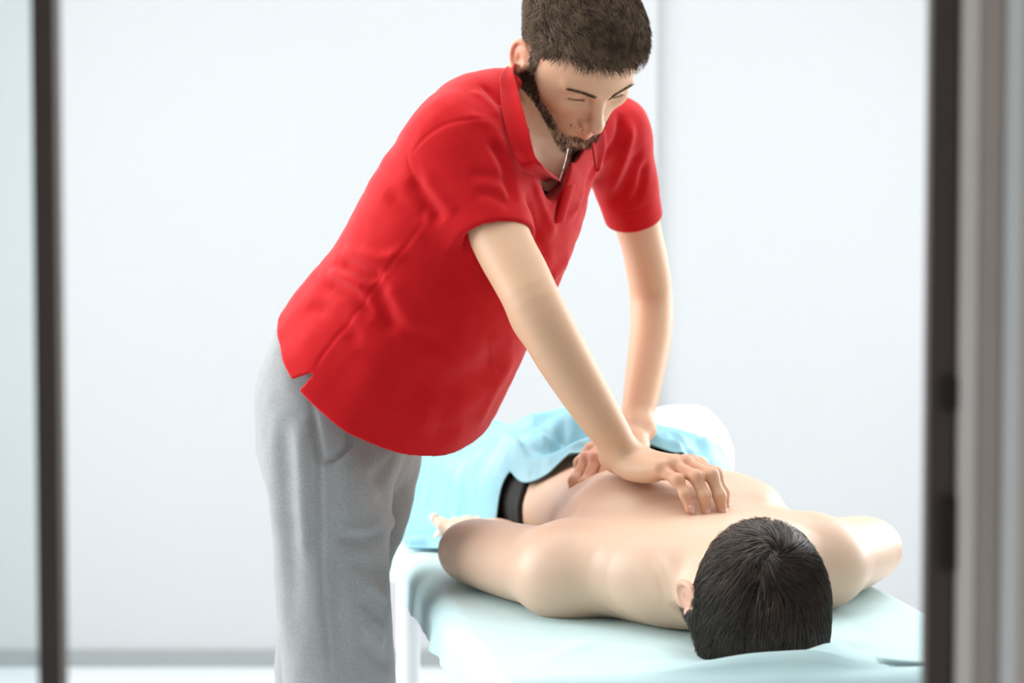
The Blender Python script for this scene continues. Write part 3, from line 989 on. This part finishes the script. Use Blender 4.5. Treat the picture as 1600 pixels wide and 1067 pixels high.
T_WALL = .007
FROT = f32(np.stack([unit(np.cross(W3[3], c_s[5] - c_s[1])), W3[3], unit(c_s[5] - c_s[1])], 1))


def shirt_post(p, D):
    sl_d = [x[0](p) for x in slv]; fn = np.zeros(D.shape, np.float32)
    mk = np.abs(np.minimum(D, np.minimum(sl_d[0], sl_d[1]))) < .028; pm = p[mk]
    fn[mk] = folds(pm) + .0030 * vnoise(pm @ FROT * f32([20, 20, 7])) + .0007 * vnoise(pm * 45)
    Dt = D + fn; Dn = Dt; pockets = []
    for (f, c, n, k), ds in zip(slv, sl_d):
        ds = ds + fn; pl = (p - c) @ n
        Dn = smin(Dn, -smin(-ds, -pl, .004), k)
        pockets.append(np.maximum(np.maximum(ds + T_WALL, -Dt + .004), -.022 - pl))
    hem = (p - f32(A1)) @ f32(HN)
    sh = -smin(-Dn, hem, .004)
    for pk in pockets: sh = np.maximum(sh, -pk)
    sh = np.maximum(sh, -np.maximum(Dt + T_WALL, hem - .05))
    sh = -smin(-sh, np.minimum(np.minimum(nk1(p), nk2(p)), np.minimum(nk3(p), nk4(p))), .004)
    q = np.abs((p - f32(apex)) @ f32(slit_w) + .25 * (seam_h - hem)) - .0025 - .30 * np.maximum(0, seam_h - hem)
    q = np.maximum(np.maximum(q, np.linalg.norm(p - f32(apex), axis=-1) - .07), hem - seam_h)
    return np.maximum(sh, -q)


SH.post = shirt_post
SV, SF = SH.mesh((-.52, 3.15, .82), (.30, 3.95, 1.58), .0024, slack=.012)
shirt = link('polo_shirt', np_mesh('polo_shirt', SV, SF), MAT['red'], person)


def strip(name, ea, eb, thick, m, parent, n=40, k=5, bulge=0.0):
    """cloth strip between two edge curves"""
    a = catmull(ea, n); b = catmull(eb, n); t = np.linspace(0, 1, k)[None, :, None]
    G = a[:, None] * (1 - t) + b[:, None] * t
    if bulge:
        nn = np.cross(np.gradient(a, axis=0), b - a); nn /= np.linalg.norm(nn, axis=1)[:, None]
        G = G + nn[:, None] * bulge * np.sin(t * math.pi)
    o = link(name, np_mesh(name, G.reshape(-1, 3), grid_faces(n, k)), m, parent)
    md = o.modifiers.new('solid', 'SOLIDIFY'); md.thickness = thick; md.offset = 0
    sb = o.modifiers.new('sub', 'SUBSURF'); sb.levels = 1; sb.render_levels = 1
    return o


ci = [P(880, 287, 3.375), P(852, 264, 3.385), P(834, 238, 3.400), P(824, 195, 3.425), P(811, 145, 3.470), P(803, 102, 3.54), P(830, 92, 3.615), P(880, 120, 3.635), P(912, 175, 3.59), P(924, 225, 3.50), P(932, 262, 3.452)]
co = [P(855, 286, 3.355), P(822, 268, 3.372), P(800, 232, 3.392), P(788, 185, 3.430), P(780, 140, 3.50), P(784, 108, 3.585), P(815, 100, 3.665), P(885, 118, 3.69), P(935, 175, 3.63), P(948, 222, 3.53), P(938, 266, 3.455)]
near_uv = [(880, 287), (852, 264), (834, 238), (824, 195), (811, 145), (803, 102)]
far_uv = [(855, 286), (820, 268), (800, 232), (787, 185), (781, 140), (785, 110)]
hs = SH.hits(far_uv); pv = CAM + 0
for i in range(6):
    if not np.isnan(hs[i, 0]) and hs[i, 1] < 3.75:
        co[i] = hs[i] + unit(CAM - hs[i]) * .009
        ci[i] = P(near_uv[i][0], near_uv[i][1], co[i][1] - (.004 if i < 5 else -.01))
strip('collar', ci, co, .004, MAT['red'], shirt, 60, 6, -.006)
pl_c = [(886, 290), (880, 308), (874, 330), (868, 350)]
pa = [smooth_sh.hit(u - 3, v) for u, v in pl_c]; pb = [smooth_sh.hit(u + 10, v - 2) for u, v in pl_c]
out_n = unit([.35, -.9, .1])
strip('placket', [p + out_n * .002 for p in pa], [p + out_n * .007 for p in pb], .003, MAT['red'], shirt, 20, 5, .003)
US = Sdf(); US.ops = [o for o in B.ops[-0:]] if False else []
US.add(loft(tc, [(.156, .106), (.136, .101), (.146, .106), (.156, .106), (.136, .081)], [W1, W1, W2, W2, W2], 14), .02)
US.add(cap(P(800, 205, 3.53), P(740, 235, 3.43), .052, .05), .04)
US.add(cap(P(830, 200, 3.56), P(950, 218, 3.66), .052, .046), .04)
nc = cap(neck_c, P(838, 215, 3.50), .088, .080)
US.post = lambda p, D: np.maximum(np.maximum(np.maximum(D, -(D + .005)), -nc(p)), 1.18 - p[..., 2])
V, F = US.mesh((-.25, 3.25, 1.1), (.25, 3.85, 1.52), .005)
link('dark_collar_layer', np_mesh('dark_collar_layer', V, F), MAT['black'], person)  # dark layer that shows through the open collar
tube('necklace', catmull([P(887, 232, 3.40), P(884, 248, 3.395), P(879, 266, 3.39), P(874, 282, 3.39)], 14), .0008, MAT['silver'], person)

# ---- joggers
TR_ = Sdf()
fwd = unit([.92, -.38, 0])
pel = [P(528, 690, 3.555), P(527, 620, 3.56), P(535, 570, 3.555), P(550, 520, 3.55)]
TR_.add(loft(pel, [(.160, .112), (.165, .113), (.155, .105), (.14, .095)], [W1] * 4, 10), .03)
rl = [P(520, 650, 3.475), P(518, 700, 3.470), P(515, 770, 3.462), P(519, 900, 3.462), P(531, 1060, 3.470), np.array([-.245, 3.48, .40]), np.array([-.25, 3.50, .20]), np.array([-.252, 3.51, .10])]
TR_.add(loft(rl, [(.090, .095), (.094, .096), (.094, .0925), (.086, .080), (.082, .0765), (.075, .073), (.066, .066), (.055, .055)], [fwd] * 8, 24), .03)
ll = [P(566, 650, 3.645), P(569, 720, 3.650), P(553, 800, 3.655), P(530, 870, 3.66), P(510, 1060, 3.67), np.array([-.28, 3.68, .40]), np.array([-.29, 3.69, .20]), np.array([-.295, 3.70, .10])]
TR_.add(loft(ll, [(.086, .090), (.088, .086), (.088, .084), (.082, .080), (.080, .075), (.073, .072), (.066, .066), (.055, .055)], [fwd] * 8, 24), .03)
sm_tr = Sdf(); sm_tr.ops = list(TR_.ops)
tf = groove_set(traced_all(sm_tr, (
        ([(482, 600), (490, 650), (499, 720), (500, 800), (502, 900), (512, 1000), (518, 1066)], .0040, .0025),
        ([(549, 662), (549, 690), (530, 712), (506, 727)], .0050, .0095),
        ([(487, 640), (495, 690), (506, 727)], .0060, .0045),
        ([(528, 826), (565, 830), (600, 820), (618, 806)], .010, -.007),
        ([(530, 838), (565, 845), (602, 838)], .012, .008),
        ([(570, 905), (590, 925), (606, 940)], .007, -.007),
        ([(560, 935), (585, 960), (606, 975)], .008, .007),
        ([(565, 970), (585, 995), (600, 1010)], .008, -.006),
        ([(545, 880), (575, 890), (604, 912)], .010, .006),
        ([(560, 1000), (590, 1030), (612, 1040)], .009, .006),
        ([(560, 690), (590, 715), (600, 760), (605, 800)], .020, .006),
        ([(617, 712), (600, 740), (575, 755)], .012, .006),
        ([(440, 640), (446, 740), (455, 860), (465, 1000)], .018, .006),
        ([(465, 650), (470, 760), (478, 900)], .014, -.005),
        ([(540, 700), (548, 780), (540, 815)], .018, -.004),
        ([(530, 860), (528, 950), (540, 1050)], .018, .005)), 9))


def tr_post(p, D):
    D = D + .95 * tf(p) + .0065 * vnoise(p * np.array([13, 13, 6], np.float32)) + .001 * vnoise(p * 40)
    low = np.clip((.5 - p[..., 2]) / .4, 0, 1)
    D = D + low * .004 * np.sin(p[..., 2] * 70 + 5 * vnoise(p * 7))
    return np.maximum(np.maximum(D, .085 - p[..., 2]), (p - f32(A1)) @ f32(HN) - .012)


TR_.post = tr_post
V, F = TR_.mesh((-.5, 3.25, .06), (-.02, 3.9, 1.10), .0030)
joggers = link('joggers', np_mesh('joggers', V, F), MAT['grey'], person)
for (x, y) in ((-.252, 3.51), (-.295, 3.70)):
    SO = Sdf(); d = unit([.9, -.3, 0]); a = np.array([x, y, 0])
    sd = np.cross(d, [0, 0, 1])
    SO.add(loft([a - d * .05 + [0, 0, .045], a + d * .03 + [0, 0, .045], a + d * .12 + [0, 0, .036], a + d * .18 + [0, 0, .028]],
                [(.036, .045), (.042, .045), (.046, .036), (.040, .026)], [sd] * 4, 14), .02)
    SO.add(cap(a + [0, 0, .05], a + [0, 0, .11], .042, .04), .03)
    SO.post = lambda p, D: np.maximum(D, .002 - p[..., 2])
    V, F = SO.mesh(a + [-.14, -.16, 0], a + [.28, .16, .17], .005)
    link('shoe', np_mesh('shoe', V, F), MAT['shoe'], person)

# ------------------------------------------------------------------ patient lying face down
pat = empty('person', T(0, .9, ZT), 'bare-backed person with dark hair lying face down on the table', 'person')
PU = unit(-TA + np.array([.12, 0, .05])); PFd = unit(np.array([-.02, 0, -1.0])); PFd = unit(PFd - PU * (PFd @ PU)); PLt = np.cross(PU, PFd)
if PLt @ TR < 0: PLt = -PLt
PHC = T(.022, .165, .770)
Q = Sdf()
PL_, PM = head_ops(Q, PHC, PLt, PFd, PU, es=1.25)
Q.add(cap(PL_(0, -.028, -.03), T(.005, .33, .786), .054, .062), .035)
tor = [(.33, .115, .782, .068), (.40, .150, .787, .082), (.47, .168, .792, .097), (.57, .168, .800, .102), (.68, .152, .800, .097), (.79, .142, .800, .092),
       (.89, .150, .800, .090), (.98, .166, .800, .092), (1.08, .170, .800, .090), (1.16, .15, .795, .08)]
Q.add(loft([T(0, t, z) for t, w, z, h in tor], [(w, h) for t, w, z, h in tor], [unit(TR + np.array([0, 0, .07]))] * len(tor), 26, pw=2.1), .03)
for s in (-1, 1):
    M3 = np.stack([TR, TA, [0, 0, 1]])
    Q.add(ell(T(s * .086, .505, .864), (.050, .080, .026), M3), .035)
    Q.add(cap(T(s * .040, .30, .797), T(s * .150, .415, .800), .038, .040), .06)
    Q.add(ell(T(s * .085, 1.05, .842 if s < 0 else .805), (.085, .11, .082 if s < 0 else .072), M3), .04)
    ox = .075 if s < 0 else 0
    Q.add(loft([T(s * .095, 1.05, .805), T(s * (.105 + ox * .6), 1.28, .80), T(s * (.10 + ox), 1.45, .805), T(s * (.10 + ox), 1.60, .81), T(s * (.095 + ox), 1.80, .82)],
               [(.088, .082), (.078, .075), (.055, .056), (.056, .058), (.036, .04)], [TR] * 5, 14), .03)
    Q.add(loft([T(s * (.095 + ox), 1.80, .82), T(s * (.095 + ox), 1.86, .81), T(s * (.10 + ox), 1.93, .79)], [(.036, .04), (.038, .032), (.044, .018)], [TR] * 3, 6), .02)
# raised near shoulder blade
Q.add(ell(T(-.076, .540, .858), (.050, .070, .032), np.stack([TR, TA, [0, 0, 1]])), .035)
# arms: elbows out, forearms back along the body
LSh, LEl, LWr = T(-.180, .425, .780), T(-.266, .700, .770), T(-.205, .930, .762)
RSh, REl, RWr = T(.190, .425, .785), T(.308, .610, .775), T(.275, .850, .762)
for sh, el, wr in ((LSh, LEl, LWr), (RSh, REl, RWr)):
    Q.add(ell(sh + np.array([0, 0, -.006]), (.050, .052, .048)), .06)
    Q.add(loft([sh, sh * .6 + el * .4, sh * .15 + el * .85, el, el * .75 + wr * .25, el * .35 + wr * .65, wr],
               [(.056, .053), (.058, .054), (.053, .050), (.048, .045), (.045, .042), (.034, .032), (.029, .021)], [TR] * 7, 20), .03)
pn = []
PHl, _ = hand_ops(Q, LWr + TA * .012, unit(TA - .22 * TR), [0.1, -.1, 1], [-1, .1, 0], [(15, 20, 10)] * 4,
                  [(.012, .020, -.004), (.045, .042, .0), (.070, .055, .004), (.092, .060, .010)], nails=pn)
PHr, _ = hand_ops(Q, RWr + TA * .012, unit(TA + .05 * TR), [0, -.1, 1], [1, 0, 0], [(15, 20, 10)] * 4,
                  [(.012, .020, -.004), (.045, .042, -.004), (.070, .055, -.006), (.092, .060, -.010)], nails=pn)
spine = groove_set([([T(0, t, z) for t, z in ((.36, .885), (.5, .902), (.62, .908), (.75, .904), (.88, .903))], .017, .007),
                    ([T(-.135, .50, .885), T(-.125, .60, .88), T(-.07, .655, .89)], .018, .006),
                    ([T(.135, .50, .885), T(.125, .60, .88), T(.07, .655, .89)], .018, .006),
                    ([T(-.06, .33, .885), T(-.115, .40, .885), T(-.17, .47, .85)], .018, .005),
                    ([T(.06, .33, .885), T(.115, .40, .885), T(.17, .47, .85)], .018, .005)])
Q.post = lambda p, D: np.maximum(D + spine(p), ZT - .001 - p[..., 2])   # weight flattens the underside on the table


def p_local(V): return (V - PHC) @ PM.T


def p_beard(q):
    l, f, u = np.abs(q[:, 0]), q[:, 1], q[:, 2]
    top = np.interp(f, [-.01, .012, .03, .06, .12], [-.01, -.01, -.03, -.035, -.03])
    return np.clip((top - u) / .012, 0, 1) * np.clip((u + .105) / .02, 0, 1) * np.clip((f + .002) / .01, 0, 1)


def p_attrs(V):
    q = p_local(V); on = (np.abs(q) < .15).all(1)
    ear = (np.abs(q[:, 0]) > .074) & (np.abs(q[:, 2]) < .05) & on
    bl = np.where(ear, .45, 0); bl = np.maximum(bl, falloff(V, [t[0] for t in pn], .03) * .5)
    return {'blush': bl, 'stubble': p_beard(q) * on * .7}


pbody, QV, QF = build_body('body', Q, T0 + [-.65, -.1, .64], T0 + [.45, 2.05, 1.02], .0028, MAT['skin2'], pat, p_attrs)
make_nails(pn, pbody)

# hair combed out from the whorl
PH = Sdf(); head_ops(PH, PHC, PLt, PFd, PU, ears=False)


def ph_min(f): return np.interp(f, [-.12, -.07, -.045, -.022, -.006, .003, .014, .030, .045, .07, .10], [-.075, -.070, -.02, .034, .030, -.012, -.012, .030, .055, .072, .08])


wh = PL_(-.006, -.075, .105); whn = None
q = p_local(QV.astype(float)); okm = (np.abs(q) < .15).all(1) & (q[:, 2] > ph_min(q[:, 1])) & (PH.ev(QV) < .003)
cand = np.nonzero(okm)[0]
cw = cand[np.linalg.norm(QV[cand] - wh, axis=1) < .024]
idx = np.concatenate([RNG.choice(cand, 9500), RNG.choice(cw, 700) if len(cw) else cand[:0]]); roots = QV[idx].astype(float) + RNG.normal(0, .0008, (len(idx), 3)); nrm = PH.grad(roots)


def pcomb(p):
    d = p - wh; r = np.linalg.norm(d, axis=1, keepdims=True); d = d / np.maximum(r, 1e-4)
    g = unit(PU * .5 - PFd * .9)
    sw = np.cross(np.broadcast_to(g, d.shape), d)
    a = (p - PHC) @ PM.T
    n = vnoise(a * 45)[:, None]; n2 = vnoise(a * 22 + 7)[:, None]
    return d * np.clip(r / .014, .15, 1) + sw * (1.1 * np.exp(-r / .03) + .30 * n + .40 * n2) + PFd * .12


ln = .026 + .016 * np.clip((p_local(roots)[:, 2] - .0) / .06, 0, 1)
ln *= np.clip((p_local(roots)[:, 2] + .10) / .10, .35, 1)
paths = grow(PH, roots, nrm, pcomb, ln * RNG.uniform(.8, 1.15, len(roots)), 6, [.7, .3, .1, .0, -.05], .0025, .10)
paths[:, 0] -= nrm * .001
V1, F1 = strand_mesh(paths, .0010)
pc = Sdf(); pc.ops = list(PH.ops)


def pc_post(p, D):
    a = (p - PHC) @ PM.T
    hm = a[..., 2] - ph_min(a[..., 1])
    off = (.0022 + .0014 * vnoise(a * 70)) * np.clip(hm / .012 + .2, 0, 1)
    return np.maximum(np.maximum(D - off, -hm), -(D + .006))


pc.post = pc_post
V2, F2 = pc.mesh(PHC - .16, PHC + .16, .003)
link('hair', np_mesh('hair', np.concatenate([V2, V1]), np.concatenate([F2, F1 + len(V2)])), MAT['hair2'], pat)
pr = p_beard(q) * (np.abs(q) < .15).all(1) * (PH.ev(QV) < .004); pr /= pr.sum()
roots = QV[RNG.choice(len(QV), 1500, p=pr)].astype(float); nrm = PH.grad(roots)
paths = grow(PH, roots, nrm, lambda p: -PU, RNG.uniform(.004, .008, 1500), 4, [.9, .6, .4], None, .3)
link('beard', np_mesh('beard', *strand_mesh(paths, .0005)), MAT['hair2'], pat)

# black shorts
SHO = Sdf(); SHO.ops = [o for o in Q.ops]
kk = ell(T(0, 1.18, .80), (.40, .30, .30), np.stack([TR, TA, [0, 0, 1]]))


def sho_post(p, D):
    t = (p - T0) @ TA
    return np.maximum(np.maximum(np.maximum(D - .005, -(D + .001)), np.maximum(.908 + .33 * np.clip(p[..., 2] - .75, 0, .2) - t, t - 1.30)), np.abs((p - T0) @ TR) - .215)


# leave arms and head out of the garment
SHO.ops = [op for op in Q.ops if op[1](T(0, 1.08, .82)[None])[0] < .12]
SHO.post = sho_post
V, F = SHO.mesh(T0 + [-.55, .8, .66], T0 + [.25, 1.4, 1.0], .004)
link('shorts', np_mesh('shorts', V, F), MAT['black'], pat)

# ---- blue drape over the legs: settles on the body, then on the table
ns, nt_ = 190, 230
sg = np.linspace(-.325, .195, ns); u01 = np.linspace(0, 1, nt_)
edge = np.interp(sg, [-.325, -.22, -.17, -.15, -.12, -.05, .05, .12, .17, .2], [1.03, 1.0, .958, .92, .885, .865, .86, .86, .875, .90])
edge = edge + .008 * vnoise(np.stack([sg * 30, sg * 0, sg * 0 + 2], -1))
TT = edge[:, None] + (1.90 - edge[:, None]) * u01[None, :] ** 1.25
SS = np.broadcast_to(sg[:, None], TT.shape)
XY = T0 + SS[..., None] * TR + TT[..., None] * TA
z = np.full(SS.shape, 1.08, np.float32)
legs = Sdf(); legs.ops = SHO.ops + [op for op in Q.ops if op[1](T(.1, 1.6, .82)[None])[0] < .08 or op[1](T(-.1, 1.6, .82)[None])[0] < .08]
for _ in range(26):
    pt = XY.copy(); pt[..., 2] = z
    z = np.maximum(z - np.maximum(legs.ev(pt.astype(np.float32)) - .008, -.01) * .8, ZT + .006)
for _ in range(14):   # cloth spans the hollows
    zb = z.copy(); zb[1:-1, 1:-1] = (z[:-2, 1:-1] + z[2:, 1:-1] + z[1:-1, :-2] + z[1:-1, 2:]) / 4
    z = np.maximum(z, zb)
hi = np.clip((z - ZT) / .08, 0, 1)
e = TT - edge[:, None]
z = z + .016 * np.exp(-((e - .022) / .016) ** 2) * (.4 + hi) - .006 * np.exp(-((e - .05) / .014) ** 2)
z = z + .014 * np.exp(-((e - .085 - .10 * (SS + .1)) / .018) ** 2) * hi
rid = lambda a, b_, c_: 1 - 2.2 * np.abs(vnoise(np.stack([a, b_, SS * 0 + c_], -1)))
z = z + (.007 * rid(SS * 13 + TT * 9, TT * 8 - SS * 6, 2.5) + .004 * rid(SS * 30 + TT * 14, TT * 22 - SS * 9, 5.1)) * (.3 + .7 * hi) * (.35 + .65 * np.exp(-e / .25))
z = z + .010 * vnoise(np.stack([SS * 9 + TT * 6, TT * 4 - SS * 3, SS * 0], -1)) * (.35 + .65 * hi) + .006 * vnoise(np.stack([SS * 26 + TT * 12, TT * 10, SS * 0 + 4], -1)) + .012 * np.exp(-(e / .10) ** 2) * vnoise(np.stack([SS * 12 + TT * 10, e * 38 + SS * 9, SS * 0 + 6], -1))
for c0, c1, am, w in (((-.26, 1.03), (-.11, .94), .020, .012), ((-.24, 1.08), (-.09, .96), -.014, .012), ((-.24, 1.13), (-.05, .95), .022, .014), ((-.22, 1.19), (-.03, .98), -.014, .014), ((-.06, .91), (.06, .90), .014, .012), ((-.09, .95), (.05, .93), -.010, .012), ((-.30, 1.08), (-.05, .95), .016, .014), ((-.28, 1.20), (.0, 1.0), .016, .018), ((-.28, 1.35), (.02, 1.12), .014, .02), ((-.2, 1.02), (-.05, .97), -.012, .012), ((-.3, 1.5), (-.05, 1.25), .014, .02)):
    c0, c1 = np.array(c0), np.array(c1); d = c1 - c0; L2 = d @ d
    tt = np.clip(((SS - c0[0]) * d[0] + (TT - c0[1]) * d[1]) / L2, 0, 1)
    dd = (SS - c0[0] - tt * d[0]) ** 2 + (TT - c0[1] - tt * d[1]) ** 2
    z = z + am * np.exp(-dd / w ** 2)
z = np.maximum(z, ZT + .006 + .004 * (1 + vnoise(np.stack([SS * 20, TT * 20, SS * 0 + 8], -1))))
XY[..., 2] = z
dr = link('leg_drape', np_mesh('leg_drape', XY.reshape(-1, 3), grid_faces(ns, nt_)[:, ::-1]), MAT['drape'])
tag(dr, 'sky blue crinkled drape bunched at the waist and covering the legs', 'sheet')
md = dr.modifiers.new('solid', 'SOLIDIFY'); md.thickness = .002; md.offset = 1

# ---- white pillow on the far side of the table
PI_ = Sdf(); pcn = T(.250, 1.62, ZT + .093); M3 = np.stack([TR, TA, [0, 0, 1]])


def pil(p):
    q = (p - pcn.astype(np.float32)) @ M3.T.astype(np.float32) / np.array([.068, .20, .085], np.float32)
    return ((np.abs(q) ** 2.8).sum(-1) ** (1 / 2.8) - 1) * .085


PI_.add(pil, .01); PI_.post = lambda p, D: D + .004 * vnoise(p * 16) + .002 * vnoise(p * 40)
V, F = PI_.mesh(pcn - .3, pcn + .3, .006)
tag(link('pillow', np_mesh('pillow', V, F), MAT['pillow']), 'plump white pillow on the far side of the table', 'pillow')
